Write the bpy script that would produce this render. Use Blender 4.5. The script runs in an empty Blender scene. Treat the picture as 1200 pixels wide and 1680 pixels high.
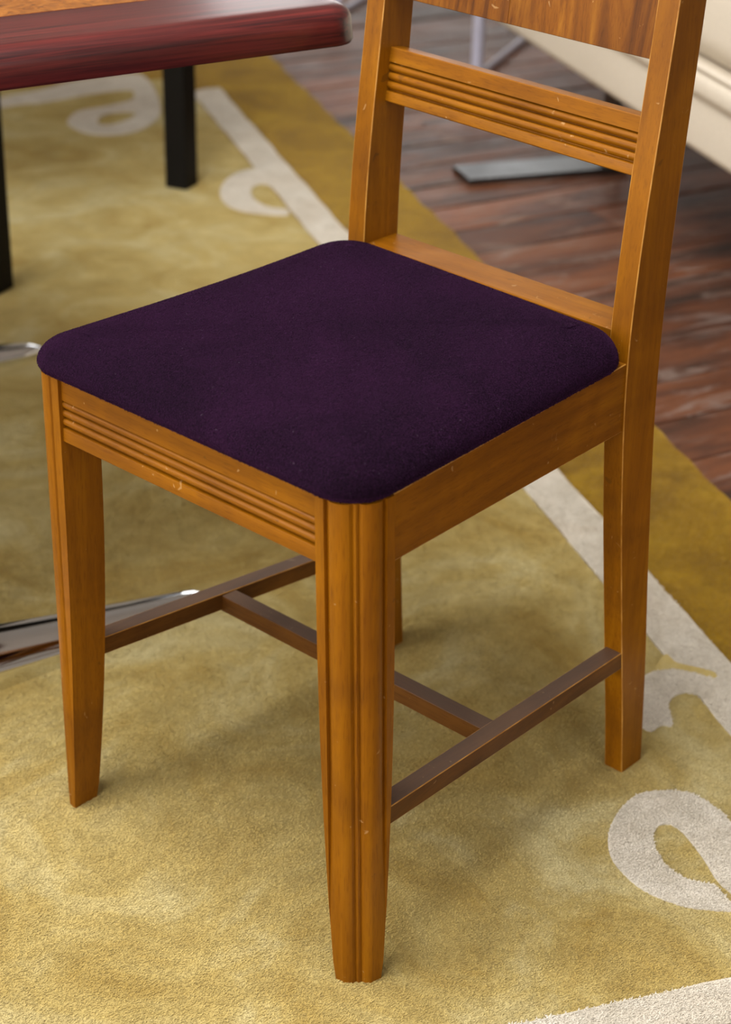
import bpy, bmesh, math, random
from mathutils import Vector, Matrix
random.seed(7)
S = bpy.context.scene
COL = S.collection

# ------------------------------------------------------------------ camera
cam_d = bpy.data.cameras.new('camera')
cam = bpy.data.objects.new('camera', cam_d); COL.objects.link(cam)
CAM = Vector((-0.92828, -0.84852, 1.12970))
M = Matrix(((0.67798, 0.33066, -0.65651), (-0.73483, 0.32803, -0.59365), (0.01906, 0.88491, 0.46538)))
cam.matrix_world = Matrix.Translation(CAM) @ M.to_4x4()
FPX = 3131.15
cam_d.sensor_fit = 'VERTICAL'; cam_d.sensor_height = 36.0; cam_d.sensor_width = 36.0 * 1200 / 1680
cam_d.lens = FPX * 36.0 / 1680
cam_d.clip_start = 0.05
cam_d.dof.use_dof = True; cam_d.dof.focus_distance = 1.65; cam_d.dof.aperture_fstop = 6.0
S.camera = cam

def floor_pt(px, py, z=0.0):
    """where a sight line of the photograph meets the level z (used to lay out the rug pattern once)"""
    v = M @ Vector(((px - 600) / FPX, -(py - 840) / FPX, -1.0))
    k = (z - CAM.z) / v.z
    return Vector((CAM.x + v.x * k, CAM.y + v.y * k, z))

# ------------------------------------------------------------------ world, lights, exposure
S.view_settings.view_transform = 'Standard'; S.view_settings.look = 'None'
S.view_settings.gamma = 1.0; S.view_settings.use_curve_mapping = False
S.view_settings.exposure = 0.0
w = bpy.data.worlds.new('world'); S.world = w; w.use_nodes = True
w.node_tree.nodes['Background'].inputs[0].default_value = (0.85, 0.92, 1.0, 1)
w.node_tree.nodes['Background'].inputs[1].default_value = 1.0

PD = Vector((0.947, -0.321, 0)).normalized()        # the room's axes: along the boards ...
QD = Vector((0.321, 0.947, 0)).normalized()         # ... and across them
ROOM_ROT = math.atan2(PD.y, PD.x)
def pq(p, q, z=0.0): return PD * p + QD * q + Vector((0, 0, z))
P0, P1, Q0, Q1, ZF, ZC = -3.2, 4.6, -3.4, 5.8, -0.012, 3.0

def window_light(name, p, q, z, wid, hei, face, watts, col):
    l = bpy.data.lights.new(name, 'AREA'); l.shape = 'RECTANGLE'; l.size = wid; l.size_y = hei
    l.energy = watts; l.color = col
    o = bpy.data.objects.new(name, l); COL.objects.link(o)
    o.location = pq(p, q, z)
    o.rotation_euler = face.to_track_quat('-Z', 'Z').to_euler()
    return o
DAY = (1.0, 0.965, 0.91)
# windows: (wall, centre along the wall, sill, head, width, watts)
WINDOWS = [('left', -1.9, 0.75, 2.65, 1.9, 78), ('left', 0.5, 0.75, 2.65, 1.9, 95), ('left', 2.9, 0.75, 2.65, 1.9, 18),
           ('back', 3.45, 0.75, 2.30, 1.9, 22),
           ('front', 0.2, 0.75, 2.65, 1.9, 30)]
for wl, c, s0, s1, wd, wt in WINDOWS:
    zc, hh = (s0 + s1) / 2, s1 - s0
    if wl == 'left': window_light('window_daylight', P0 - 0.02, c, zc, wd, hh, PD, wt, DAY)
    if wl == 'back': window_light('window_daylight', c, Q1 + 0.02, zc, wd, hh, -QD, wt, DAY)
    if wl == 'front': window_light('window_daylight', c, Q0 - 0.02, zc, wd, hh, QD, wt, DAY)

SKY_P, SKY_Q, SKY_S = -0.75, 0.25, 1.9             # a square rooflight above and to the left of the chair
window_light('rooflight_daylight', SKY_P, SKY_Q, ZC + 0.08, SKY_S, SKY_S, Vector((0, 0, -1)), 155, DAY)

# ------------------------------------------------------------------ helpers
def tag(o, label=None, cat=None, group=None, kind=None):
    if label: o['label'] = label
    if cat: o['category'] = cat
    if group: o['group'] = group
    if kind: o['kind'] = kind
    return o
def empty(name, loc, rz=0.0):
    o = bpy.data.objects.new(name, None); COL.objects.link(o)
    o.location = loc; o.rotation_euler = (0, 0, rz); o.empty_display_size = 0.1
    return o
def attach(o, parent):
    if parent is None: return o
    o.parent = parent
    m = Matrix.Translation(parent.location) @ parent.rotation_euler.to_matrix().to_4x4()
    if parent.parent: m = Matrix.Identity(4)
    o.matrix_parent_inverse = m.inverted()
    return o
def obj(name, verts, faces, mat, parent=None, smooth=True, bevel=0.0, segs=2, sub=0, angle=35, edge=None):
    me = bpy.data.meshes.new(name)
    me.from_pydata([tuple(v) for v in verts], [], faces)
    bm = bmesh.new(); bm.from_mesh(me)
    bmesh.ops.remove_doubles(bm, verts=bm.verts, dist=1e-6)
    bmesh.ops.recalc_face_normals(bm, faces=bm.faces)
    bm.to_mesh(me); bm.free()
    return finish(name, me, mat, parent, smooth, bevel, segs, sub, angle, edge)
def finish(name, me, mat, parent=None, smooth=True, bevel=0.0, segs=2, sub=0, angle=35, edge=None):
    o = bpy.data.objects.new(name, me); COL.objects.link(o)
    if mat: me.materials.append(mat)
    if edge: me.materials.append(edge)
    if smooth:
        for p in me.polygons: p.use_smooth = True
        if hasattr(me, 'set_sharp_from_angle'): me.set_sharp_from_angle(angle=math.radians(angle))
    if bevel > 0:
        b = o.modifiers.new('bevel', 'BEVEL'); b.width = bevel; b.segments = segs; b.limit_method = 'ANGLE'
        b.angle_limit = math.radians(40); b.harden_normals = True
        if edge: b.material = 1
    if sub:
        m = o.modifiers.new('sub', 'SUBSURF'); m.levels = sub; m.render_levels = sub
    return attach(o, parent)
def loft(rings, cap=True):
    """closed rings of equal length -> verts, faces"""
    n = len(rings[0]); V = [v for r in rings for v in r]; F = []
    for i in range(len(rings) - 1):
        for j in range(n):
            a, b = i * n + j, i * n + (j + 1) % n
            F.append((a, b, b + n, a + n))
    if cap:
        F.append(tuple(range(n))); F.append(tuple(range((len(rings) - 1) * n, len(rings) * n)))
    return V, F
def box_vf(c, ex, ey, ez):
    V = [c + ex * a + ey * b + ez * d for a in (-1, 1) for b in (-1, 1) for d in (-1, 1)]
    return V, [(0, 1, 3, 2), (4, 6, 7, 5), (0, 4, 5, 1), (2, 3, 7, 6), (0, 2, 6, 4), (1, 5, 7, 3)]
def bar_vf(a, b, wdt, hgt, up=Vector((0, 0, 1))):
    """square bar between two points"""
    d = (b - a).normalized(); s = d.cross(up).normalized(); u = s.cross(d)
    return loft([[p + s * (wdt / 2 * i) + u * (hgt / 2 * j) for i, j in ((-1, -1), (1, -1), (1, 1), (-1, 1))] for p in (a, b)])
def tube_vf(pts, rads, n=20, up=Vector((0, 0, 1))):
    rings = []
    for i, p in enumerate(pts):
        d = (pts[min(i + 1, len(pts) - 1)] - pts[max(i - 1, 0)]).normalized()
        u = up if abs(d.dot(up)) < 0.95 else Vector((1, 0, 0))
        s = d.cross(u).normalized(); t = s.cross(d)
        rr = rads[i]; ra, rb = rr if isinstance(rr, tuple) else (rr, rr)
        rings.append([p + s * (ra * math.cos(2 * math.pi * k / n)) + t * (rb * math.sin(2 * math.pi * k / n)) for k in range(n)])
    return loft(rings)
def smooth_closed(pts, k=5):
    out = []; n = len(pts)
    for i in range(n):
        p0, p1, p2, p3 = pts[i - 1], pts[i], pts[(i + 1) % n], pts[(i + 2) % n]
        for j in range(k):
            t = j / k
            out.append(0.5 * ((2 * p1) + (p2 - p0) * t + (2 * p0 - 5 * p1 + 4 * p2 - p3) * t * t + (3 * p1 - p0 - 3 * p2 + p3) * t ** 3))
    return out
def inlay(name, outer, holes, z0, z1, mat, parent):
    """a flat patch with holes and real thickness, edges eased"""
    bm = bmesh.new(); edges = []
    for loop in [outer] + holes:
        vs = [bm.verts.new((p.x, p.y, z1)) for p in loop]
        for i in range(len(vs)): edges.append(bm.edges.new((vs[i], vs[(i + 1) % len(vs)])))
    bmesh.ops.triangle_fill(bm, use_beauty=True, use_dissolve=False, edges=edges)
    for f in bm.faces:
        if f.normal.z < 0: f.normal_flip()
    rim = [e for e in bm.edges if e.is_boundary]
    ret = bmesh.ops.extrude_edge_only(bm, edges=rim)
    for v in [g for g in ret['geom'] if isinstance(g, bmesh.types.BMVert)]: v.co.z = z0
    bmesh.ops.recalc_face_normals(bm, faces=bm.faces)
    me = bpy.data.meshes.new(name); bm.to_mesh(me); bm.free()
    return finish(name, me, mat, parent, smooth=False)

# ------------------------------------------------------------------ materials
def new_mat(name):
    m = bpy.data.materials.new(name); m.use_nodes = True
    nt = m.node_tree; b = nt.nodes['Principled BSDF']
    return m, nt, b
def node(nt, t, **kw):
    n = nt.nodes.new(t)
    for k, v in kw.items(): setattr(n, k, v)
    return n
def ramp(nt, src, stops):
    r = node(nt, 'ShaderNodeValToRGB'); e = r.color_ramp.elements
    while len(e) < len(stops): e.new(0.5)
    for i, (p, c) in enumerate(stops):
        e[i].position = p; e[i].color = (*c, 1)
    nt.links.new(src, r.inputs[0]); return r.outputs[0]
def noise(nt, vec, scale, detail=4, rough=0.55, dist=0.0):
    n = node(nt, 'ShaderNodeTexNoise'); n.inputs['Scale'].default_value = scale
    n.inputs['Detail'].default_value = detail; n.inputs['Roughness'].default_value = rough
    n.inputs['Distortion'].default_value = dist
    nt.links.new(vec, n.inputs['Vector']); return n.outputs[0]
def mapped(nt, scale, coord='Object', rot=(0, 0, 0)):
    tc = node(nt, 'ShaderNodeTexCoord'); mp = node(nt, 'ShaderNodeMapping')
    mp.inputs['Scale'].default_value = scale; mp.inputs['Rotation'].default_value = rot
    nt.links.new(tc.outputs[coord], mp.inputs['Vector']); return mp.outputs[0]
def mix(nt, fac, a, b, mode='MIX'):
    n = node(nt, 'ShaderNodeMix', data_type='RGBA', blend_type=mode)
    for i, v in ((0, fac), (6, a), (7, b)):
        if hasattr(v, 'is_linked') or hasattr(v, 'links'): nt.links.new(v, n.inputs[i])
        else: n.inputs[i].default_value = v if i == 0 else (*v, 1)
    return n.outputs[2]
def bump(nt, b, h, strength, dist):
    n = node(nt, 'ShaderNodeBump'); n.inputs['Strength'].default_value = strength; n.inputs['Distance'].default_value = dist
    nt.links.new(h, n.inputs['Height']); nt.links.new(n.outputs[0], b.inputs['Normal'])

def wood(name, axis, dark, mid, light, rough=0.43, coat=0.04, dust=0.0, grain=1.0, rot=(0, 0, 0), fig=0.6):
    m, nt, b = new_mat(name)
    sc = [70 * grain] * 3; sc['xyz'.index(axis)] = 3.0 * grain
    v = mapped(nt, sc, rot=rot)
    g1 = noise(nt, v, 1.0, 5, 0.6, fig)
    v2 = mapped(nt, [6, 6, 6]); g2 = noise(nt, v2, 1.4, 3, 0.5, 0.8)
    c1 = ramp(nt, g1, [(0.30, dark), (0.52, mid), (0.72, light)])
    c2 = ramp(nt, g2, [(0.30, (0.74, 0.70, 0.64)), (0.65, (1.08, 1.08, 1.05))])
    c = mix(nt, 1.0, c1, c2, 'MULTIPLY')
    sc3 = [900] * 3; sc3['xyz'.index(axis)] = 60
    g3 = noise(nt, mapped(nt, sc3), 1.0, 2, 0.5)
    c = mix(nt, 1.0, c, ramp(nt, g3, [(0.32, (0.80, 0.75, 0.65)), (0.46, (1, 1, 1))]), 'MULTIPLY')
    sf = noise(nt, mapped(nt, (1, 1, 1)), 75, 2, 0.4, 1.5)
    c = mix(nt, ramp(nt, sf, [(0.735, (0, 0, 0)), (0.77, (0.45, 0.45, 0.45))]), c, (0.48, 0.30, 0.13))
    sd = noise(nt, mapped(nt, (1, 1, 1)), 48, 2, 0.4, 1.0)
    c = mix(nt, ramp(nt, sd, [(0.745, (0, 0, 0)), (0.77, (0.4, 0.4, 0.4))]), c, (0.06, 0.025, 0.006))
    if dust:
        geo = node(nt, 'ShaderNodeNewGeometry'); sp = node(nt, 'ShaderNodeSeparateXYZ')
        nt.links.new(geo.outputs['Normal'], sp.inputs[0])
        f = ramp(nt, sp.outputs[2], [(0.55, (0, 0, 0)), (0.95, (dust,) * 3)])
        c = mix(nt, f, c, (0.20, 0.17, 0.155))
    nt.links.new(c, b.inputs['Base Color'])
    rr = ramp(nt, g2, [(0.3, (rough + 0.1,) * 3), (0.7, (rough - 0.04,) * 3)])
    nt.links.new(rr, b.inputs['Roughness'])
    b.inputs['Specular IOR Level'].default_value = 0.2
    b.inputs['Coat Weight'].default_value = coat; b.inputs['Coat Roughness'].default_value = 0.28
    bump(nt, b, g1, 0.05, 0.002)
    return m
HON = ((0.185, 0.062, 0.0006), (0.235, 0.083, 0.0009), (0.285, 0.108, 0.0016))
M_WX, M_WY, M_WZ = [wood('honey_wood_' + a, a, *HON) for a in 'xyz']
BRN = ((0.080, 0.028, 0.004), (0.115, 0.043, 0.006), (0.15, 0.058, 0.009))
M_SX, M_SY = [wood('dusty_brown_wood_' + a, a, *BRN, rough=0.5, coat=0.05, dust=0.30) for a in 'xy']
M_CREST, M_CREST2 = [wood('figured_veneer', 'z', (0.060, 0.016, 0.001), (0.165, 0.053, 0.002), (0.25, 0.098, 0.007), rough=0.44, grain=0.45, rot=(r, 0.2, 0), fig=2.2) for r in (0.75, -0.75)]
def worn_edge():
    m, nt, b = new_mat('worn_wood_edge')
    n1 = noise(nt, mapped(nt, (1, 1, 1)), 40, 3, 0.6)
    nt.links.new(ramp(nt, n1, [(0.35, (0.30, 0.118, 0.010)), (0.65, (0.50, 0.25, 0.05))]), b.inputs['Base Color'])
    b.inputs['Roughness'].default_value = 0.35
    return m
M_EDGE = worn_edge()

def velvet():
    m, nt, b = new_mat('purple_velvet')
    v = mapped(nt, (1, 1, 1))
    n1 = noise(nt, v, 9, 4, 0.55, 0.6); n2 = noise(nt, v, 520, 4, 0.85)
    c = ramp(nt, n1, [(0.35, (0.0038, 0.0010, 0.0041)), (0.68, (0.0105, 0.0024, 0.0105))])
    c = mix(nt, 1.0, c, ramp(nt, n2, [(0.34, (0.30, 0.30, 0.35)), (0.66, (2.0, 1.9, 2.0))]), 'MULTIPLY')
    n3 = noise(nt, v, 420, 1, 0.5)
    c = mix(nt, ramp(nt, n3, [(0.74, (0, 0, 0)), (0.80, (0.35, 0.35, 0.35))]), c, (0.16, 0.12, 0.17))
    nt.links.new(c, b.inputs['Base Color'])
    b.inputs['Roughness'].default_value = 0.95; b.inputs['Specular IOR Level'].default_value = 0.08
    b.inputs['Sheen Weight'].default_value = 0.34; b.inputs['Sheen Roughness'].default_value = 0.32
    b.inputs['Sheen Tint'].default_value = (0.36, 0.10, 0.40, 1)
    bump(nt, b, n2, 0.9, 0.0015)
    return m
M_VELVET = velvet()

def pile(name, a, bcol, c3, sheen=(0.9, 0.8, 0.5)):
    m, nt, b = new_mat(name)
    v = mapped(nt, (1, 1, 1))
    n1 = noise(nt, v, 5.5, 5, 0.62, 1.2); n2 = noise(nt, v, 900, 3, 0.75); n3 = noise(nt, v, 26, 4, 0.6, 0.5)
    c = ramp(nt, n1, [(0.32, a), (0.5, bcol), (0.68, c3)])
    c = mix(nt, 1.0, c, ramp(nt, n3, [(0.3, (0.86, 0.84, 0.80)), (0.7, (1.08, 1.08, 1.08))]), 'MULTIPLY')
    c = mix(nt, 1.0, c, ramp(nt, n2, [(0.28, (0.62, 0.60, 0.55)), (0.55, (1.0, 1.0, 1.0)), (0.75, (1.25, 1.25, 1.25))]), 'MULTIPLY')
    nt.links.new(c, b.inputs['Base Color'])
    b.inputs['Roughness'].default_value = 1.0; b.inputs['Specular IOR Level'].default_value = 0.05
    b.inputs['Sheen Weight'].default_value = 0.25; b.inputs['Sheen Roughness'].default_value = 0.5
    b.inputs['Sheen Tint'].default_value = (*sheen, 1)
    bump(nt, b, n2, 0.7, 0.003)
    return m
M_FIELD = pile('gold_pile', (0.47, 0.320, 0.080), (0.59, 0.455, 0.165), (0.71, 0.615, 0.320))
M_OCHRE = pile('ochre_pile', (0.27, 0.138, 0.003), (0.38, 0.208, 0.004), (0.48, 0.285, 0.010))
M_CREAM = pile('cream_pile', (0.78, 0.70, 0.59), (0.82, 0.76, 0.66), (0.85, 0.80, 0.71), (1, 0.95, 0.9))

def plank_mat():
    m, nt, b = new_mat('worn_board')
    v = mapped(nt, (2.2, 15, 15)); vb = mapped(nt, (4, 16, 10))
    oi = node(nt, 'ShaderNodeObjectInfo')
    off = node(nt, 'ShaderNodeVectorMath', operation='ADD')
    cmb = node(nt, 'ShaderNodeCombineXYZ'); mul = node(nt, 'ShaderNodeMath', operation='MULTIPLY'); mul.inputs[1].default_value = 37
    nt.links.new(oi.outputs['Random'], mul.inputs[0]); nt.links.new(mul.outputs[0], cmb.inputs[0]); nt.links.new(mul.outputs[0], cmb.inputs[1])
    nt.links.new(v, off.inputs[0]); nt.links.new(cmb.outputs[0], off.inputs[1])
    off2 = node(nt, 'ShaderNodeVectorMath', operation='ADD'); nt.links.new(vb, off2.inputs[0]); nt.links.new(cmb.outputs[0], off2.inputs[1])
    g = noise(nt, off.outputs[0], 1.0, 6, 0.65, 0.4); wv = noise(nt, off2.outputs[0], 1.5, 6, 0.72, 0.8)
    c = ramp(nt, g, [(0.32, (0.040, 0.024, 0.018)), (0.45, (0.15, 0.058, 0.032)), (0.58, (0.27, 0.095, 0.040)), (0.75, (0.30, 0.18, 0.12))])
    c = mix(nt, ramp(nt, wv, [(0.52, (0, 0, 0)), (0.66, (0.8, 0.8, 0.8))]), c, (0.38, 0.28, 0.23))
    tone = ramp(nt, oi.outputs['Random'], [(0.0, (0.50, 0.49, 0.51)), (0.5, (0.80, 0.81, 0.83)), (1.0, (1.05, 0.98, 0.93))])
    c = mix(nt, 1.0, c, tone, 'MULTIPLY')
    nt.links.new(c, b.inputs['Base Color'])
    nt.links.new(ramp(nt, wv, [(0.35, (0.42,) * 3), (0.7, (0.65,) * 3)]), b.inputs['Roughness'])
    bump(nt, b, g, 0.25, 0.004)
    return m
M_PLANK = plank_mat()

def plain(name, col, rough=0.5, metal=0.0, spec=0.5, nscale=30, amt=0.08, bmp=0.0, coat=0.0):
    m, nt, b = new_mat(name)
    v = mapped(nt, (1, 1, 1)); n = noise(nt, v, nscale, 4, 0.6)
    c = ramp(nt, n, [(0.3, tuple(x * (1 - amt) for x in col)), (0.7, tuple(min(1, x * (1 + amt)) for x in col))])
    nt.links.new(c, b.inputs['Base Color'])
    b.inputs['Roughness'].default_value = rough; b.inputs['Metallic'].default_value = metal
    b.inputs['Specular IOR Level'].default_value = spec; b.inputs['Coat Weight'].default_value = coat
    if bmp: bump(nt, b, n, bmp, 0.002)
    return m
M_CHROME = plain('chrome', (0.80, 0.81, 0.83), 0.07, 1.0, amt=0.02)
M_STEEL = plain('brushed_steel', (0.13, 0.135, 0.14), 0.36, 1.0, nscale=14, amt=0.25)
M_BLACK = plain('black_lacquer', (0.005, 0.0042, 0.0035), 0.55, spec=0.12)
M_WHITEMETAL = plain('pale_painted_metal', (0.70, 0.71, 0.90), 0.35)
M_SOFA = plain('cream_upholstery', (0.72, 0.65, 0.55), 0.9, spec=0.2, nscale=260, amt=0.07, bmp=0.2)
M_WALL = plain('white_plaster', (0.55, 0.52, 0.47), 0.9, spec=0.2, nscale=5, amt=0.03)
M_CEIL = plain('ceiling_paint', (0.62, 0.60, 0.57), 0.95, spec=0.1, nscale=5, amt=0.02)
M_FRAME = plain('window_paint', (0.78, 0.78, 0.76), 0.45)
M_SUB = plain('dark_subfloor', (0.02, 0.015, 0.012), 0.9)
M_FOOT = plain('grey_felt_pad', (0.10, 0.10, 0.11), 0.8)
def glass_mat():
    m, nt, b = new_mat('window_glass')
    b.inputs['Roughness'].default_value = 0.0; b.inputs['Transmission Weight'].default_value = 1.0; b.inputs['IOR'].default_value = 1.45
    return m
M_GLASS = glass_mat()
def mahogany():
    m, nt, b = new_mat('mahogany')
    v = mapped(nt, (5, 210, 210)); g = noise(nt, v, 1.0, 6, 0.65, 0.5)
    v2 = mapped(nt, (2.2, 16, 16)); g2 = noise(nt, v2, 1.0, 3, 0.5, 0.5)
    c = ramp(nt, g, [(0.33, (0.022, 0.007, 0.009)), (0.5, (0.085, 0.014, 0.014)), (0.7, (0.15, 0.022, 0.020))])
    c = mix(nt, 1.0, c, ramp(nt, g2, [(0.35, (0.6, 0.6, 0.65)), (0.6, (1, 1, 1))]), 'MULTIPLY')
    nt.links.new(c, b.inputs['Base Color'])
    b.inputs['Roughness'].default_value = 0.28; b.inputs['Coat Weight'].default_value = 0.2; b.inputs['Coat Roughness'].default_value = 0.12
    return m
M_MAHOG = mahogany()
def burl():
    m, nt, b = new_mat('burl_veneer')
    v = mapped(nt, (1, 1, 1)); g = noise(nt, v, 38, 8, 0.7, 2.5); g2 = noise(nt, v, 7, 3, 0.5, 1.0)
    c = ramp(nt, g, [(0.33, (0.10, 0.028, 0.005)), (0.5, (0.34, 0.115, 0.014)), (0.68, (0.50, 0.20, 0.03))])
    c = mix(nt, 1.0, c, ramp(nt, g2, [(0.3, (0.7, 0.65, 0.6)), (0.65, (1, 1, 1))]), 'MULTIPLY')
    nt.links.new(c, b.inputs['Base Color'])
    b.inputs['Roughness'].default_value = 0.28; b.inputs['Coat Weight'].default_value = 0.2; b.inputs['Coat Roughness'].default_value = 0.12
    return m
M_BURL = burl()

# ------------------------------------------------------------------ the room
Zv = Vector((0, 0, 1))
def pbox(p0, p1, q0, q1, z0, z1):
    c = pq((p0 + p1) / 2, (q0 + q1) / 2, (z0 + z1) / 2)
    return box_vf(c, PD * ((p1 - p0) / 2), QD * ((q1 - q0) / 2), Zv * ((z1 - z0) / 2))
def merge(parts):
    V, F = [], []
    for v, f in parts:
        n = len(V); V += v; F += [tuple(i + n for i in t) for t in f]
    return V, F
fl = obj('floor', *pbox(P0, P1, Q0, Q1, -0.10, ZF - 0.022), M_SUB, None, smooth=False); tag(fl, kind='structure')
h_ = SKY_S / 2
tag(obj('ceiling', *merge([pbox(P0, SKY_P - h_, Q0, Q1, ZC, ZC + 0.1), pbox(SKY_P + h_, P1, Q0, Q1, ZC, ZC + 0.1),
    pbox(SKY_P - h_, SKY_P + h_, Q0, SKY_Q - h_, ZC, ZC + 0.1), pbox(SKY_P - h_, SKY_P + h_, SKY_Q + h_, Q1, ZC, ZC + 0.1)]), M_CEIL, None, smooth=False), kind='structure')
rl = tag(empty('window_6', pq(SKY_P, SKY_Q, ZC + 0.1)), kind='structure')
obj('rooflight_frame', *merge([pbox(SKY_P - h_ - .06, SKY_P - h_, SKY_Q - h_ - .06, SKY_Q + h_ + .06, ZC + .1, ZC + .2), pbox(SKY_P + h_, SKY_P + h_ + .06, SKY_Q - h_ - .06, SKY_Q + h_ + .06, ZC + .1, ZC + .2),
    pbox(SKY_P - h_, SKY_P + h_, SKY_Q - h_ - .06, SKY_Q - h_, ZC + .1, ZC + .2), pbox(SKY_P - h_, SKY_P + h_, SKY_Q + h_, SKY_Q + h_ + .06, ZC + .1, ZC + .2)]), M_FRAME, rl, smooth=False)
obj('window_pane', *pbox(SKY_P - h_, SKY_P + h_, SKY_Q - h_, SKY_Q + h_, ZC + .15, ZC + .158), M_GLASS, rl, smooth=False)
def make_wall(name, wl):
    ops = sorted([(c - wd / 2, c + wd / 2, s0, s1) for (k, c, s0, s1, wd, _) in WINDOWS if k == wl])
    lo, hi = (Q0, Q1) if wl in ('left', 'right') else (P0, P1)
    if wl in ('back', 'front'): lo, hi = lo - 0.15, hi + 0.15
    rects = []; x = lo
    for a, b, s0, s1 in ops:
        rects += [(x, a, -0.1, ZC + 0.1), (a, b, -0.1, s0), (a, b, s1, ZC + 0.1)]; x = b
    rects.append((x, hi, -0.1, ZC + 0.1))
    def cell(a, b, z0, z1):
        if wl == 'left': return pbox(P0 - 0.15, P0, a, b, z0, z1)
        if wl == 'right': return pbox(P1, P1 + 0.15, a, b, z0, z1)
        if wl == 'back': return pbox(a, b, Q1, Q1 + 0.15, z0, z1)
        return pbox(a, b, Q0 - 0.15, Q0, z0, z1)
    tag(obj(name, *merge([cell(*t) for t in rects]), M_WALL, None, smooth=False), kind='structure')
    return cell
wn = 0
for wl in ('left', 'right', 'back', 'front'):
    make_wall('wall_' + wl, wl)
for wl, c, s0, s1, wd, _ in WINDOWS:
    wn += 1
    def cell(a, b, z0, z1, d0, d1):
        if wl == 'left': return pbox(P0 - d1, P0 - d0, a, b, z0, z1)
        if wl == 'back': return pbox(a, b, Q1 + d0, Q1 + d1, z0, z1)
        return pbox(a, b, Q0 - d1, Q0 - d0, z0, z1)
    cp = {'left': pq(P0 - 0.1, c, s0), 'back': pq(c, Q1 + 0.1, s0), 'front': pq(c, Q0 - 0.1, s0)}[wl]
    e = tag(empty('window_%d' % wn, cp), kind='structure')
    a, b, f = c - wd / 2, c + wd / 2, 0.06
    obj('window_frame', *merge([cell(a, a + f, s0, s1, 0.0, 0.12), cell(b - f, b, s0, s1, 0.0, 0.12), cell(a, b, s0, s0 + f, 0.0, 0.12), cell(a, b, s1 - f, s1, 0.0, 0.12)]), M_FRAME, e, smooth=False)
    obj('mullion', *cell(c - 0.025, c + 0.025, s0 + f, s1 - f, 0.0, 0.08), M_FRAME, e, smooth=False)
    obj('window_pane', *cell(a + f, c - 0.025, s0 + f, s1 - f, 0.085, 0.091), M_GLASS, e, smooth=False)
    obj('window_pane', *cell(c + 0.025, b - f, s0 + f, s1 - f, 0.085, 0.091), M_GLASS, e, smooth=False)

# floorboards: a board every 11.8 cm, butted end to end
BW = 0.118
protos = []
for L in (2.6, 2.0, 3.2):
    bm = bmesh.new(); bmesh.ops.create_cube(bm, size=1.0)
    bmesh.ops.scale(bm, vec=(L - 0.003, BW - 0.004, 0.022), verts=bm.verts)
    bmesh.ops.bevel(bm, geom=[e for e in bm.edges if all(v.co.z > 0 for v in e.verts)], offset=0.0022, segments=2, affect='EDGES', profile=0.5)
    me = bpy.data.meshes.new('plank'); bm.to_mesh(me); bm.free(); me.materials.append(M_PLANK)
    for p in me.polygons: p.use_smooth = False
    protos.append((L, me))
q = Q0 + BW / 2; row = 0
while q < Q1 - BW / 2 + 1e-6:
    p = P0; k = row
    offs = [0, 1, 2, 1, 0, 2][row % 6]
    while p < P1 - 0.4:
        L, me = protos[(offs + k) % 3]; k += 1
        if p + L > P1: p = P1 - L          # the last board of a row overlaps nothing: it is slid back a hair below
        o = bpy.data.objects.new('plank', me); COL.objects.link(o)
        dz = random.uniform(-0.0012, 0.0) - (0.0 if p + L < P1 - 1e-6 else 0.003)
        o.location = pq(p + L / 2, q, ZF - 0.011 + dz); o.rotation_euler = (0, 0, ROOM_ROT)
        attach(o, fl); p += L
    q += BW; row += 1

# ------------------------------------------------------------------ the rug
TD = Vector((0.4985, 0.8669, 0)).normalized(); ND = Vector((0.8669, -0.4985, 0)).normalized()
def tn(t, n, z=0.0): return TD * t + ND * n + Vector((0, 0, z))
N_EDGE, N_OUT, N_IN = 0.750, 0.563, 0.500
T_FAR, T_NEAR = 2.93, -0.075
rug = tag(empty('area_rug', tn(1.4, -0.35, ZF)), 'gold wool area rug with cream looping border lines under the dining chair', 'rug')
# backing slab with the ochre outer border showing all round; wavy cut edge
RE = []
def edge_run(t0, n0, t1, n1, k):
    for i in range(k):
        f = i / k; a = 0.0022 * math.sin(i * 1.7) + 0.0016 * math.sin(i * 0.61 + t0)
        RE.append(tn(t0 + (t1 - t0) * f + (a if n0 != n1 else 0), n0 + (n1 - n0) * f + (a if t0 != t1 else 0)))
TA, TB, NA, NB = T_NEAR - 0.064 - 0.19, T_FAR + 0.20, -1.75, N_EDGE
edge_run(TA, NB, TB, NB, 120); edge_run(TB, NB, TB, NA, 90); edge_run(TB, NA, TA, NA, 120); edge_run(TA, NA, TA, NB, 90)
inlay('outer_border', RE, [], ZF, -0.002, M_OCHRE, rug)
inlay('field', [tn(T_NEAR, N_IN), tn(T_FAR, N_IN), tn(T_FAR, NA + 0.25), tn(T_NEAR, NA + 0.25)], [], -0.004, 0.0, M_FIELD, rug)
def px(lst): return [floor_pt(a, b) for a, b in lst]
CZ0, CZ1 = -0.004, 0.0016
def wob(a, b, k, amp=0.0012):
    d = (b - a); s = Vector((-d.y, d.x, 0)).normalized()
    return [a + d * (i / k) + s * (amp * math.sin(i * 2.3) + amp * 0.7 * math.sin(i * 0.9 + 1)) for i in range(k)]
c_far = floor_pt(372, 144)
tfar = c_far.dot(TD)
# long cream line on the right
long_out = wob(tn(tfar, N_OUT + 0.006), tn(T_NEAR - 0.064, N_OUT), 60)
long_in = wob(tn(T_NEAR - 0.064, N_IN), tn(tfar - 0.055, N_IN + 0.004), 60)
inlay('cream_line', long_out + long_in + px([(318, 160), (312, 152), (340, 146)]), [], CZ0, CZ1, M_CREAM, rug)
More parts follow.
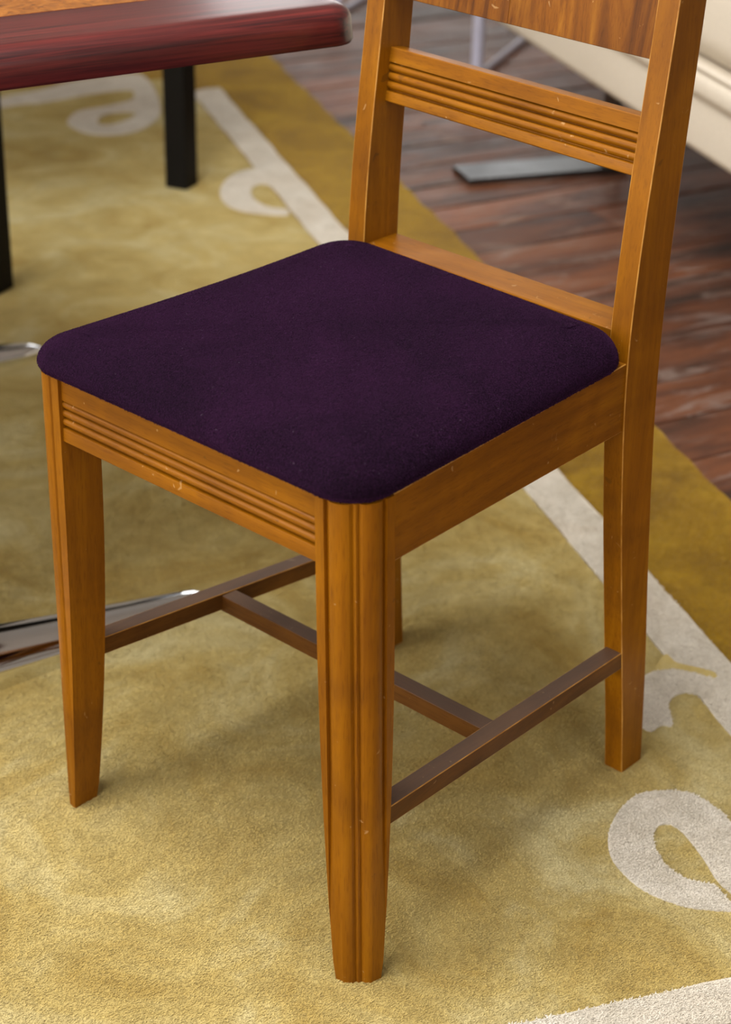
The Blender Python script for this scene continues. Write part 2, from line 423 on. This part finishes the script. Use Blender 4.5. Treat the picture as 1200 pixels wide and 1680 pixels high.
# near cream line
inlay('cream_line', wob(tn(T_NEAR, N_IN), tn(T_NEAR, NA + 0.25), 50) + wob(tn(T_NEAR - 0.05, NA + 0.25), tn(T_NEAR - 0.05, N_IN), 50), [], CZ0, CZ1, M_CREAM, rug)
# far cream line with its curl
farA = px([(-420, 262), (-200, 210), (0, 162), (60, 150), (125, 133), (190, 124), (225, 122), (243, 132), (255, 150), (262, 170), (262, 190), (235, 212), (190, 222),
           (145, 220), (115, 207), (112, 197), (130, 183), (175, 175), (215, 165), (220, 155), (210, 148), (150, 155), (75, 168), (0, 178), (-200, 228), (-420, 282)])
holeA = px([(160, 197), (180, 187), (220, 185), (215, 195), (185, 205), (165, 205)])
inlay('cream_curl', smooth_closed(farA), [smooth_closed(holeA)], CZ0, CZ1 + 0.0001, M_CREAM, rug)
# first curl on the long line
curl1 = px([(480, 300), (465, 288), (445, 280), (425, 277), (395, 282), (370, 297), (361, 317), (370, 335), (395, 347), (430, 352), (470, 354), (471, 345),
            (440, 340), (418, 328), (412, 313), (425, 303), (445, 306), (460, 320), (480, 345), (500, 350), (495, 320)])
inlay('cream_curl', smooth_closed(curl1), [], CZ0, CZ1 + 0.0001, M_CREAM, rug)
# second curl, partly behind the rear leg
curl2 = px([(1230, 1150), (1168, 1113), (1140, 1106), (1100, 1100), (1066, 1106), (1048, 1122), (1040, 1150), (1046, 1180), (1056, 1196), (1070, 1201), (1084, 1192), (1103, 1192),
            (1101, 1175), (1097, 1160), (1105, 1145), (1125, 1138), (1148, 1143), (1163, 1152), (1185, 1180), (1230, 1240)])
inlay('cream_curl', smooth_closed(curl2), [], CZ0, CZ1 + 0.0001, M_CREAM, rug)
# a tongue of the gold field that runs up between the line and the second curl
notch = px([(1092, 1076), (1108, 1088), (1125, 1093), (1148, 1098), (1174, 1106), (1172, 1115), (1140, 1106), (1105, 1100), (1075, 1102)])
inlay('field_tongue', smooth_closed(notch), [], -0.003, CZ1 + 0.0006, M_FIELD, rug)
# large curl at the lower right
curl3 = px([(1270, 1420), (1225, 1378), (1200, 1351), (1182, 1333), (1149, 1310), (1122, 1301), (1086, 1299), (1050, 1304), (1026, 1321), (1008, 1345), (998, 1375), (1003, 1408), (1026, 1438),
            (1056, 1462), (1098, 1481), (1140, 1492), (1200, 1497), (1260, 1496), (1300, 1480)])
hole3 = px([(1212, 1478), (1179, 1449), (1155, 1411), (1137, 1387), (1122, 1369), (1104, 1356), (1089, 1354), (1077, 1360), (1072, 1372), (1074, 1387), (1083, 1408),
            (1101, 1429), (1128, 1444), (1155, 1451), (1174, 1455), (1200, 1482)])
inlay('cream_curl', smooth_closed(curl3), [smooth_closed(hole3)], CZ0, CZ1 + 0.0001, M_CREAM, rug)

# cut pile standing on the near part of the rug: far too many tufts to count
import numpy as np
rng = np.random.default_rng(3)
def inside(px_, py_, loop):
    L = np.array([(p.x, p.y) for p in loop]); r = np.zeros(len(px_), bool)
    x0, y0 = L[:, 0], L[:, 1]; x1, y1 = np.roll(x0, -1), np.roll(y0, -1)
    bb = (px_ > x0.min()) & (px_ < x0.max()) & (py_ > y0.min()) & (py_ < y0.max())
    ii = np.nonzero(bb)[0]; X, Y = px_[ii], py_[ii]; rr = np.zeros(len(ii), bool)
    for a, b_, c, d in zip(x0, y0, x1, y1):
        if b_ == d: continue
        m = (b_ > Y) != (d > Y)
        rr ^= m & (X < (c - a) * (Y - b_) / (d - b_) + a)
    r[ii] = rr; return r
NT = 1250000
tt = rng.uniform(-0.32, 1.45, NT); ns = rng.uniform(-0.70, 0.748, NT)
keep = rng.uniform(0, 1, NT) < np.clip(1.25 - np.maximum(tt, 0.0) / 1.35, 0.0, 1.0)
tt, ns = tt[keep], ns[keep]
X = TD.x * tt + ND.x * ns; Y = TD.y * tt + ND.y * ns
cream = ((ns > N_IN) & (ns < N_OUT) & (tt > T_NEAR - 0.05)) | ((tt < T_NEAR) & (tt > T_NEAR - 0.05) & (ns < N_OUT))
for lp, hl in ((curl2, None), (curl3, hole3)):
    m = inside(X, Y, smooth_closed(lp))
    if hl: m &= ~inside(X, Y, smooth_closed(hl))
    cream |= m
nt_ = inside(X, Y, smooth_closed(notch)); cream &= ~nt_
field = (~cream) & (~nt_) & (ns < N_IN) & (tt > T_NEAR)
ochre = ~(cream | field | nt_)
def tufts(name, sel, z, mat, lab):
    x, y = X[sel], Y[sel]; k = len(x)
    th = rng.normal(-0.9, 1.1, k); wd = rng.uniform(0.0005, 0.0010, k); h = rng.uniform(0.0005, 0.0013, k)
    ln = rng.uniform(0.0018, 0.0034, k); dx, dy = np.cos(th), np.sin(th)      # tufts lie over, mostly one way (the nap)
    V = np.empty((k, 3, 3), np.float32); zz = z + rng.uniform(-0.0003, 0.0005, k)
    V[:, 0] = np.stack([x + wd * dy, y - wd * dx, zz], 1)
    V[:, 1] = np.stack([x + ln * dx, y + ln * dy, zz + h], 1)
    V[:, 2] = np.stack([x - wd * dy, y + wd * dx, zz], 1)
    me = bpy.data.meshes.new(name)
    me.vertices.add(3 * k); me.vertices.foreach_set('co', V.ravel())
    me.loops.add(3 * k); me.loops.foreach_set('vertex_index', np.arange(3 * k, dtype=np.int32))
    me.polygons.add(k); me.polygons.foreach_set('loop_start', np.arange(0, 3 * k, 3, dtype=np.int32))
    me.update(); me.validate()
    o = finish(name, me, mat, rug, smooth=False); o['kind'] = 'stuff'; o['label'] = lab
tufts('field_pile', field, 0.0001, M_FIELD, 'short gold cut pile of the rug field')
tufts('border_pile', ochre, -0.0018, M_OCHRE, 'darker ochre cut pile along the rug edge')
tufts('cream_pile', cream, 0.0018, M_CREAM, 'cream cut pile of the looping lines')

# ------------------------------------------------------------------ the dining chair
W, D, DI, H, SZ, SB, RR = 0.3927, 0.3754, 0.0222, 0.4664, 0.0437, 0.0297, 0.033
PT = 0.0216
chair = tag(empty('dining_chair', (0.2, 0.2, 0.0)), 'honey brown wooden dining chair with fluted front legs and a purple velvet seat', 'chair')

def leg_profile(g=1.0):
    """outer outline of a front leg from (0,s) round the fluted corner to (s,0)"""
    pts = [(0.0, SZ), (0.0, RR + 0.0015)]
    def pol(deg, ins):
        a = math.radians(deg)
        return (RR - (RR - ins) * math.cos(a), RR - (RR - ins) * math.sin(a))
    pts += [(0.0034 * g, RR + 0.0010)]
    for d0, d1 in ((1.5, 39.5), (50.5, 88.5)):
        for k in range(11):
            f = k / 10
            pts.append(pol(d0 + (d1 - d0) * f, (0.0030 - 0.0038 * math.sin(math.pi * f) ** 0.55) * (g if (f < 0.5) == (d0 < 45) else 1.0)))
        if d0 < 45:
            pts += [pol(40.3, 0.0034), pol(41.5, 0.0027), pol(45, 0.0018), pol(48.5, 0.0027), pol(49.7, 0.0034)]
    pts += [(RR + 0.0010, 0.0034 * g), (RR + 0.0015, 0.0), (SZ, 0.0)]
    return pts
def clip_prof(s, PROF):
    """the profile cut back on its two inner faces to size s, same number of points"""
    out = []
    def cut(a, b, ax):
        f = (s - a[ax]) / (b[ax] - a[ax]); return tuple(a[i] + (b[i] - a[i]) * f for i in (0, 1))
    ci = next(cut(PROF[i + 1], PROF[i], 1) for i in range(len(PROF) - 1) if PROF[i + 1][1] <= s <= PROF[i][1] + 1e-9)
    cj = next(cut(PROF[i], PROF[i + 1], 0) for i in range(len(PROF) - 1) if PROF[i][0] <= s <= PROF[i + 1][0] + 1e-9)
    for i, p in enumerate(PROF):
        k = min(i, len(PROF) - 1 - i) * 2e-5
        if p[1] > s: out.append((ci[0], ci[1] - k))
        elif p[0] > s: out.append((cj[0] - k, cj[1]))
        else: out.append(p)
    return out
def leg_size(z):
    t = min(1.0, z / (0.80 * H)); return SB + (SZ - SB) * (1 - (1 - t) ** 2)
for side in (0, 1):
    rings = []
    for k in range(25):
        z = H * k / 24; s = leg_size(z); f = 1 - z / H
        pr = clip_prof(s - 1e-5, leg_profile(max(0.12, min(1.0, (z - 0.04) / 0.16)))) + [(s, s)]
        x0, y0 = 0.0065 * f, -0.0082 * f
        ins = 0.0012 if k == 0 else 0.0
        ring = []
        for (a, b) in pr:
            if k == 0: a, b = a + (s * 0.55 - a) * 0.05, b + (s * 0.55 - b) * 0.05
            X, Y = a + x0, b + y0
            ring.append(Vector((X, Y if side == 0 else W - Y, z)))
        rings.append(ring)
        if k == 0: rings.append([Vector((v.x, v.y, 0.0015)) for v in rings[0]])
    obj('front_leg', *loft(rings), M_WZ, chair, angle=22)

# front rail: flat band, three reeds, flat band
HR = 0.0598
def reeded(h, bands, reed, dep, thick):
    """(depth, height below top) outline of a rail face with reeds; depth 0 = front"""
    top, n = bands
    P = [(0.0008, 0.0), (0.0, -0.0008), (0.0, -h * top), (dep, -h * top - 0.0006)]
    z = -h * top - 0.0010
    for k in range(n):
        for j in range(9):
            a = math.pi * j / 8
            P.append((dep - dep * 0.95 * math.sin(a) ** 0.8, z - reed * (1 - math.cos(a)) / 2))
        z -= reed
        P.append((dep, z - 0.0003)); z -= 0.0006
    P += [(dep, z - 0.0006), (0.0003, z - 0.0012), (0.0, z - 0.002), (0.0, -h + 0.001), (0.001, -h), (thick, -h), (thick, 0.0)]
    return P
fr = reeded(HR, (0.33, 3), 0.0076, 0.0048, 0.022)
obj('front_rail', *loft([[Vector((0.0035 + a, y, H - 0.0005 + b)) for a, b in fr] for y in (SZ - 0.004, W - SZ + 0.004)]), M_WY, chair, angle=30)
# side rails
for side in (0, 1):
    def yy(y): return y if side == 0 else W - y
    rings = []
    for x, y, h in ((SZ - 0.006, 0.0018, 0.0598), (D + 0.004, DI + 0.0022, 0.0674)):
        rings.append([Vector((x, yy(y), H)), Vector((x, yy(y), H - h)), Vector((x, yy(y + 0.02), H - h)), Vector((x, yy(y + 0.02), H))])
    obj('side_rail', *loft(rings), M_WX, chair, bevel=0.0009, segs=2, edge=M_EDGE)
# back posts, raked above and below the seat
POST = [(0.0, .4305, .4640), (.075, .4215, .4582), (.14, .4115, .4525), (.21, .4015, .4440), (.305, .3880, .4346), (.40, .3778, .4268), (.466, .3745, .4250),
        (.535, .3772, .4260), (.60, .3829, .4297), (.66, .3900, .4342), (.715, .3966, .4388), (.78, .4040, .4440), (.83, .4098, .4482), (.845, .4125, .4480)]
def post_at(z, side):
    for (z0, a0, b0), (z1, a1, b1) in zip(POST, POST[1:]):
        if z0 <= z <= z1:
            f = (z - z0) / (z1 - z0); o = 0.0 if side == 0 else 0.0095 * min(1, max(0, (z - 0.05) / 0.4))
            return a0 + (a1 - a0) * f + o, b0 + (b1 - b0) * f + o
def cr(z):   # smooth version of the post line
    return z
for side in (0, 1):
    y0, y1 = (DI, DI + PT) if side == 0 else (W - DI, W - DI - PT)
    rings = []
    zs = [POST[-1][0] * k / 44 for k in range(45)]
    for z in zs:
        acc = [post_at(min(max(z + d, 0), .845), side) for d in (-0.03, -0.015, 0, 0.015, 0.03)] if 0.03 < z < 0.81 else [post_at(z, side)]
        a = sum(t[0] for t in acc) / len(acc); b = sum(t[1] for t in acc) / len(acc)
        rings.append([Vector((a, y0, z)), Vector((a, y1, z)), Vector((b, y1, z)), Vector((b, y0, z))])
    obj('back_post', *loft(rings), M_WZ, chair, bevel=0.0009, segs=2, angle=40, edge=M_EDGE)
    if True:
        yc = (y0 + y1) / 2; a, b = post_at(0.0, side)
YL, YR = W - DI - PT, DI + PT
# rear seat rail standing a little higher than the frame
V, F = loft([[Vector((x0, y, 0.4915)), Vector((x0, y, 0.415)), Vector((x1, y, 0.415)), Vector((x1, y, 0.4915))] for y, x0, x1 in ((YR - 0.003, .381, .424), (YL + 0.003, .390, .4335))])
obj('rear_rail', V, F, M_WY, chair, bevel=0.0015)
# lower back rail with reeds, leaning with the posts
HB = 0.0510
br = reeded(HB, (0.27, 3), 0.0078, 0.0048, 0.017)
rings = []
for y, x, side in ((YR - 0.003, 0.3915, 0), (YL + 0.003, 0.4115, 1)):
    ring = []
    for a, b in br:
        lean = (b + HB) * 0.125
        ring.append(Vector((x + a + lean, y, 0.6800 + b - a * 0.125)))
    rings.append(ring)
obj('back_rail', *loft(rings), M_WY, chair, angle=30)
# crest rail with book-matched veneer
ym = (YL + YR) / 2 + 0.008
for ya, yb in ((YR - 0.003, ym), (ym, YL + 0.003)):
    rings = []
    for y in (ya, yb):
        f = (y - YR) / (YL - YR)
        ring = []
        for z, bk in ((0.728, 0), (0.846, 0), (0.846, 1), (0.728, 1)):
            a = 0.4005 + 0.0165 * f + (z - 0.728) * 0.12
            ring.append(Vector((a + 0.016 * bk, y, z)))
        rings.append(ring)
    o = obj('crest_panel', *loft(rings), M_CREST if ya < ym - 0.01 else M_CREST2, chair, bevel=0.0008)
    if ya > YR: o['label'] = 'mirrored half of the figured veneer crest'
# stretchers
SH, SW = 0.0185, 0.0185
def zst(x): return 0.1735 + (0.1515 - 0.1735) * (x - 0.04) / 0.37 - SH / 2
for side in (0, 1):
    def yy(y): return y if side == 0 else W - y
    a = Vector((0.030, yy(0.0075), zst(0.030))); b = Vector((0.425, yy(DI + 0.0110), zst(0.425)))
    if side == 1: a.z += 0.001; b.z += 0.001
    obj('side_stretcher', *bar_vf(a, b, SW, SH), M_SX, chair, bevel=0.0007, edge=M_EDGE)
xc = 0.2110
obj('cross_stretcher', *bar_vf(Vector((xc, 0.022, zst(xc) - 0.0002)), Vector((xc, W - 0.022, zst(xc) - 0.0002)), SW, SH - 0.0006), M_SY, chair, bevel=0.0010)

# seat cushion
def rounded_quad(corners, radii, per=14, edge=12):
    out = []; n = len(corners)
    for i in range(n):
        p, a, b = corners[i], corners[i - 1], corners[(i + 1) % n]
        u, v = (a - p).normalized(), (b - p).normalized()
        half = math.acos(max(-1, min(1, u.dot(v)))) / 2; r = radii[i]
        L = r / math.tan(half); c = p + (u + v).normalized() * (r / math.sin(half))
        s, e = p + u * L, p + v * L
        A, B = s - c, e - c
        ang = A.angle(B); sg = 1 if A.cross(B).z > 0 else -1
        for k in range(per + 1):
            th = sg * ang * k / per
            out.append(c + Matrix.Rotation(th, 3, 'Z') @ A)
        nx = corners[(i + 1) % n]; nb = corners[(i + 2) % n]
        v2 = (p - nx).normalized(); w2 = (nb - nx).normalized()
        h2 = math.acos(max(-1, min(1, v2.dot(w2)))) / 2
        t = nx + v2 * (radii[(i + 1) % n] / math.tan(h2))
        for k in range(1, edge):
            out.append(e + (t - e) * (k / edge))
    return out
cc = [Vector((-0.0015, -0.0015, 0)), Vector((D - 0.0015, DI - 0.0015, 0)), Vector((D + 0.0075, W - DI + 0.001, 0)), Vector((-0.0015, W + 0.0015, 0))]
OUT = rounded_quad(cc, [0.037, 0.034, 0.055, 0.034])
n = len(OUT); nor = []
for i in range(n):
    d = OUT[(i + 1) % n] - OUT[i - 1]; nor.append(Vector((-d.y, d.x, 0)).normalized())
cen = sum(OUT, Vector()) / n
def ring_off(d, z): return [Vector((p.x + m.x * d, p.y + m.y * d, z)) for p, m in zip(OUT, nor)]
ER, EH, DOME = 0.050, 0.0325, 0.0085
def back_lift(p):      # the pad is a little fuller at the back
    u = max(0.0, min(1.0, (p.x - 0.12) / 0.26)); v = max(0.0, min(1.0, p.y / W))
    return u * u * (0.0085 + 0.0065 * v)
def crown(p):
    u = max(-1.0, min(1.0, (p.x - 0.19) / 0.19)); v = max(-1.0, min(1.0, (p.y - W / 2) / (W / 2)))
    return DOME * (1 - u * u) * (1 - v * v) + 0.0008 * math.sin(31 * p.x + 9 * p.y) * (1 - u * u) * (1 - v * v)
rings = [ring_off(0.012, H - 0.004), ring_off(0.0035, H - 0.0005), ring_off(0.0002, H + 0.0015), ring_off(-0.0022, H + 0.0060)]
for k in range(1, 13):
    a = math.pi / 2 * k / 12
    rg = ring_off(-0.0022 + ER * (1 - math.cos(a)), 0)
    rings.append([Vector((p.x, p.y, H + 0.0060 + (EH - 0.0060 + back_lift(p)) * math.sin(a) + crown(p) * k / 12)) for p in rg])
base = ring_off(-0.0022 + ER, 0)
for k in range(1, 19):
    q = 1 - k / 18 if k < 18 else 0.004
    rg = [cen + (b_ - cen) * q for b_ in base]
    rings.append([Vector((p.x, p.y, H + EH + back_lift(p) + crown(p))) for p in rg])
V, F = loft(rings)
cushion = obj('seat_cushion', V, F, M_VELVET, chair, angle=80)
# short velvet nap standing on the pad
cushion.data.calc_loop_triangles()
co = np.array([tuple(v.co) for v in cushion.data.vertices]); tr = np.array([tuple(t.vertices) for t in cushion.data.loop_triangles])
pa, pb, pc = co[tr[:, 0]], co[tr[:, 1]], co[tr[:, 2]]
cr_ = np.cross(pb - pa, pc - pa); ar = np.linalg.norm(cr_, axis=1); nrm = cr_ / np.maximum(ar, 1e-12)[:, None]
ar[(pa[:, 2] + pb[:, 2] + pc[:, 2]) / 3 < H + 0.0015] = 0
KV = 260000
ti_ = rng.choice(len(tr), KV, p=ar / ar.sum()); u1, u2 = rng.uniform(0, 1, KV), rng.uniform(0, 1, KV)
fl_ = u1 + u2 > 1; u1[fl_], u2[fl_] = 1 - u1[fl_], 1 - u2[fl_]
P = pa[ti_] + (pb - pa)[ti_] * u1[:, None] + (pc - pa)[ti_] * u2[:, None]; NR = nrm[ti_]
rd = rng.normal(0, 1, (KV, 3)) + np.array([0.9, -0.6, 0.0]); tg = rd - (rd * NR).sum(1)[:, None] * NR; tg /= np.linalg.norm(tg, axis=1)[:, None]
sd_ = np.cross(NR, tg); wv_ = rng.uniform(0.0003, 0.0006, KV)[:, None]; lv_ = rng.uniform(0.0010, 0.0020, KV)[:, None]; hv_ = rng.uniform(0.0003, 0.0009, KV)[:, None]
VV = np.empty((KV, 3, 3), np.float32)
VV[:, 0] = P - sd_ * wv_ + NR * 0.0001; VV[:, 1] = P + sd_ * wv_ + NR * 0.0001; VV[:, 2] = P + tg * lv_ + NR * hv_
me = bpy.data.meshes.new('velvet_nap')
me.vertices.add(3 * KV); me.vertices.foreach_set('co', VV.ravel())
me.loops.add(3 * KV); me.loops.foreach_set('vertex_index', np.arange(3 * KV, dtype=np.int32))
me.polygons.add(KV); me.polygons.foreach_set('loop_start', np.arange(0, 3 * KV, 3, dtype=np.int32))
me.update(); me.validate()
nap = finish('velvet_nap', me, M_VELVET, cushion, smooth=False); nap['kind'] = 'stuff'; nap['label'] = 'short purple velvet nap of the seat'

# ------------------------------------------------------------------ mahogany table
A0 = Vector((0.081, 0.5096, 0)); ED = Vector((0.9616, -0.2744, 0)).normalized(); FD = Vector((0.2744, 0.9616, 0)).normalized()
ZT, TH = 0.705, 0.038
def ef(e, f, z): return A0 + ED * e + FD * f + Vector((0, 0, z))
E0, E1, F1 = -0.44, 0.377, 1.02
table = tag(empty('pedestal_table', ef(-0.03, 0.6, 0.0), math.atan2(ED.y, ED.x)), 'mahogany table with a burl inlaid top and chrome feet, left of the chair', 'table')
def rrect(e0, e1, f0, f1, r, z, per=10):
    pts = []
    for cx, cy, a0 in ((e1 - r, f0 + r, -90), (e1 - r, f1 - r, 0), (e0 + r, f1 - r, 90), (e0 + r, f0 + r, 180)):
        for k in range(per + 1):
            a = math.radians(a0 + 90 * k / per); pts.append(ef(cx + r * math.cos(a), cy + r * math.sin(a), z))
    return pts
ti = Matrix.Translation(table.location) @ table.rotation_euler.to_matrix().to_4x4()
def tobj(name, V, F, mat, **kw):
    inv = ti.inverted(); o = obj(name, [inv @ v for v in V], F, mat, None, **kw); o.parent = table; return o
rings = [rrect(E0 + .006, E1 - .006, .006, F1 - .006, .026, ZT - TH), rrect(E0 + .0015, E1 - .0015, .0015, F1 - .0015, .030, ZT - TH + .0012), rrect(E0, E1, 0, F1, .031, ZT - TH + .005)]
for k in range(0, 9):
    a = math.pi / 2 * k / 8; r = 0.016
    d = r * 1.3 * (1 - math.cos(a)); rings.append(rrect(E0 + d, E1 - d, d, F1 - d, max(.036 - d, .010), ZT - r + r * math.sin(a)))
tobj('table_top', *loft(rings), M_MAHOG, angle=50)
BO = 0.113
tobj('burl_inlay', *loft([rrect(E0 + BO, E1 - BO, BO, F1 - BO, .004, ZT - .001), rrect(E0 + BO, E1 - BO, BO, F1 - BO, .004, ZT + .0003)]), M_BURL, smooth=False)
# chrome feet: a long low foot tapering to both tips, a column on each
for tip, dr in ((Vector((0.374, 0.572, 0)), Vector((-0.975, 0.222, 0)).normalized()), (Vector((0.700, 1.288, 0)), Vector((-0.95, 0.312, 0)).normalized())):
    L = 0.70; rings = []; sd = Vector((-dr.y, dr.x, 0))
    for k in range(41):
        f = k / 40; e_ = 1 - abs(2 * f - 1)
        wid = 0.0165 + 0.034 * e_ ** 0.8; hgt = 0.016 + 0.040 * e_ ** 1.2
        if k in (0, 40): wid *= 0.55; hgt *= 0.6
        c0 = tip + dr * (L * f); ring = []
        for j in range(25):       # ridged upper face on a flat sole
            a = math.pi * j / 24; ca, sa = math.cos(a), math.sin(a)
            ring.append(c0 + sd * (wid * math.copysign(abs(ca) ** 0.8, ca)) + Vector((0, 0, hgt * (0.12 + 0.88 * sa ** 0.8 if 0 < j < 24 else 0.0))))
        rings.append(ring)
    tobj('foot', *loft(rings), M_CHROME, angle=40)
    c = tip + dr * (L / 2)
    tobj('column', *tube_vf([c + Vector((0, 0, z)) for z in (0.06, 0.10, 0.30, 0.60, ZT - TH - 0.006)], [0.040, 0.030, 0.028, 0.028, 0.028], 32), M_CHROME)
    tobj('mounting_plate', *bar_vf(c - dr * 0.22 + Vector((0, 0, ZT - TH - 0.003)), c + dr * 0.22 + Vector((0, 0, ZT - TH - 0.003)), 0.07, 0.006), M_BLACK)

# ------------------------------------------------------------------ black table behind
L1, L2 = Vector((1.388, 1.728, 0)), Vector((0.812, 1.545, 0))
e = (L1 - L2).normalized(); nn = Vector((-e.y, e.x, 0)); DK = 0.95
bt = tag(empty('side_table', (L1 + L2) / 2 + nn * (DK / 2), math.atan2(e.y, e.x)), 'black table on square legs behind the mahogany table', 'table')
bi = (Matrix.Translation(bt.location) @ bt.rotation_euler.to_matrix().to_4x4()).inverted()
def bobj(name, V, F, mat, **kw):
    o = obj(name, [bi @ v for v in V], F, mat, None, **kw); o.parent = bt; return o
for c in (L1, L2, L1 + nn * DK, L2 + nn * DK):
    bobj('leg', *box_vf(c + Vector((0, 0, 0.335)), e * 0.0225, nn * 0.0225, Zv * 0.335), M_BLACK, bevel=0.0025)
cm = (L1 + L2) / 2 + nn * (DK / 2)
bobj('table_top', *box_vf(cm + Vector((0, 0, 0.685)), e * ((L1 - L2).length / 2 + 0.05), nn * (DK / 2 + 0.05), Zv * 0.015), M_BLACK, bevel=0.004)
for o1, dv, nv, ln in ((-DK / 2, e, nn, (L1 - L2).length / 2 - 0.024), (DK / 2, e, nn, (L1 - L2).length / 2 - 0.024)):
    bobj('apron', *box_vf(cm + nn * o1 + Vector((0, 0, 0.635)), e * ln, nn * 0.01, Zv * 0.035), M_BLACK, bevel=0.002)
for o1 in (-1, 1):
    bobj('apron', *box_vf(cm + e * (o1 * (L1 - L2).length / 2) + Vector((0, 0, 0.635)), e * 0.01, nn * (DK / 2 - 0.024), Zv * 0.035), M_BLACK, bevel=0.002)

# ------------------------------------------------------------------ cream sofa
NS, ST0, ST1 = 0.985, 0.55, 2.52
sofa = tag(empty('sofa', tn((ST0 + ST1) / 2, NS + 0.42, ZF), math.atan2(TD.y, TD.x)), 'cream upholstered sofa with piped cushion behind the chair back', 'sofa')
si = (Matrix.Translation(sofa.location) @ sofa.rotation_euler.to_matrix().to_4x4()).inverted()
def sobj(name, V, F, mat, **kw):
    o = obj(name, [si @ v for v in V], F, mat, None, **kw); o.parent = sofa; return o
def sprof(pts, t0, t1, r=0.03, k=10):
    """closed (n,z) outline swept along the sofa with softly rounded ends"""
    cn = sum(p[0] for p in pts) / len(pts); cz = sum(p[1] for p in pts) / len(pts); rings = []
    for i in range(k + 1):
        a = math.pi / 2 * i / k; s = r * (1 - math.sin(a))
        rings.append((t0 + r * (1 - math.cos(a)), s))
    for i in range(k, -1, -1):
        a = math.pi / 2 * i / k; rings.append((t1 - r * (1 - math.cos(a)), r * (1 - math.sin(a))))
    out = []
    for t, s in rings:
        ring = []
        for p in pts:
            d = Vector((p[0] - cn, p[1] - cz)); L = d.length; q = d * (max(L - s, 0.001) / L)
            ring.append(tn(t, cn + q.x, cz + q.y))
        out.append(ring)
    return loft(out)
def rr_nz(n0, n1, z0, z1, r, per=8):
    pts = []
    for cx, cy, a0 in ((n0 + r, z0 + r, 180), (n1 - r, z0 + r, 270), (n1 - r, z1 - r, 0), (n0 + r, z1 - r, 90)):
        for k in range(per + 1):
            a = math.radians(a0 + 90 * k / per); pts.append((cx + r * math.cos(a), cy + r * math.sin(a)))
    return pts
sobj('base_panel', *sprof(rr_nz(NS, NS + 0.80, 0.250, 0.345, 0.018), ST0, ST1, 0.02), M_SOFA, angle=70)
sobj('seat_band', *sprof(rr_nz(NS - 0.012, NS + 0.79, 0.338, 0.385, 0.020), ST0 - 0.005, ST1 + 0.005, 0.02), M_SOFA, angle=70)
mid = (ST0 + ST1) / 2
for a, b in ((ST0 + 0.17, mid - 0.002), (mid + 0.002, ST1 - 0.17)):
    cu = sobj('seat_cushion', *sprof(rr_nz(NS + 0.004, NS + 0.62, 0.382, 0.560, 0.055), a, b, 0.05), M_SOFA, angle=80)
sobj('piping', *tube_vf([tn(ST0 - 0.002 + (ST1 - ST0 + 0.004) * k / 10, NS - 0.004, 0.388) for k in range(11)], [0.006] * 11, 12), M_SOFA)
sobj('backrest', *sprof(rr_nz(NS + 0.60, NS + 0.82, 0.345, 0.86, 0.07), ST0, ST1, 0.06), M_SOFA, angle=80)
for a, b in ((ST0 - 0.01, ST0 + 0.17), (ST1 - 0.17, ST1 + 0.01)):
    sobj('armrest', *sprof(rr_nz(NS + 0.01, NS + 0.80, 0.345, 0.66, 0.06), a, b, 0.05), M_SOFA, angle=80)
# flat steel runners lying on the floor, each with two uprights
for tc in (ST0 + 0.37, 2.140):
    rb = sobj('steel_runner', *box_vf(tn(tc, 1.045, ZF + 0.006), TD * 0.047, ND * 0.165, Zv * 0.006), M_STEEL, bevel=0.0015)
    for nc in (1.19,):
        sobj('steel_upright', *box_vf(tn(tc, nc, (ZF + 0.012 + 0.252) / 2), TD * 0.030, ND * 0.006, Zv * ((0.252 - ZF - 0.012) / 2)), M_STEEL, bevel=0.001)

# ------------------------------------------------------------------ pale metal clothes rail beyond the sofa
pA, pB = floor_pt(782, 133, ZF), floor_pt(552, 29, ZF)
fd = (floor_pt(865, 65, ZF) - floor_pt(800, 118, ZF)).normalized()
rail = tag(empty('clothes_rail', (pA + pB) / 2, 0), 'pale painted metal clothes rail with slanted feet beyond the end of the sofa', 'clothes rail')
for p0 in (pA, pB):
    obj('foot', *tube_vf([p0 - fd * 0.02 + Vector((0, 0, 0.011)), p0 + fd * 0.56 + Vector((0, 0, 0.011))], [0.007, 0.007], 16), M_WHITEMETAL, rail)
    obj('upright', *tube_vf([p0 + Vector((0, 0, z)) for z in (0.0, 0.4, 1.0, 1.5)], [0.0135] * 4, 20), M_WHITEMETAL, rail)
obj('hanging_bar', *tube_vf([pA + Vector((0, 0, 1.49)), pB + Vector((0, 0, 1.49))], [0.0125, 0.0125], 20), M_WHITEMETAL, rail)
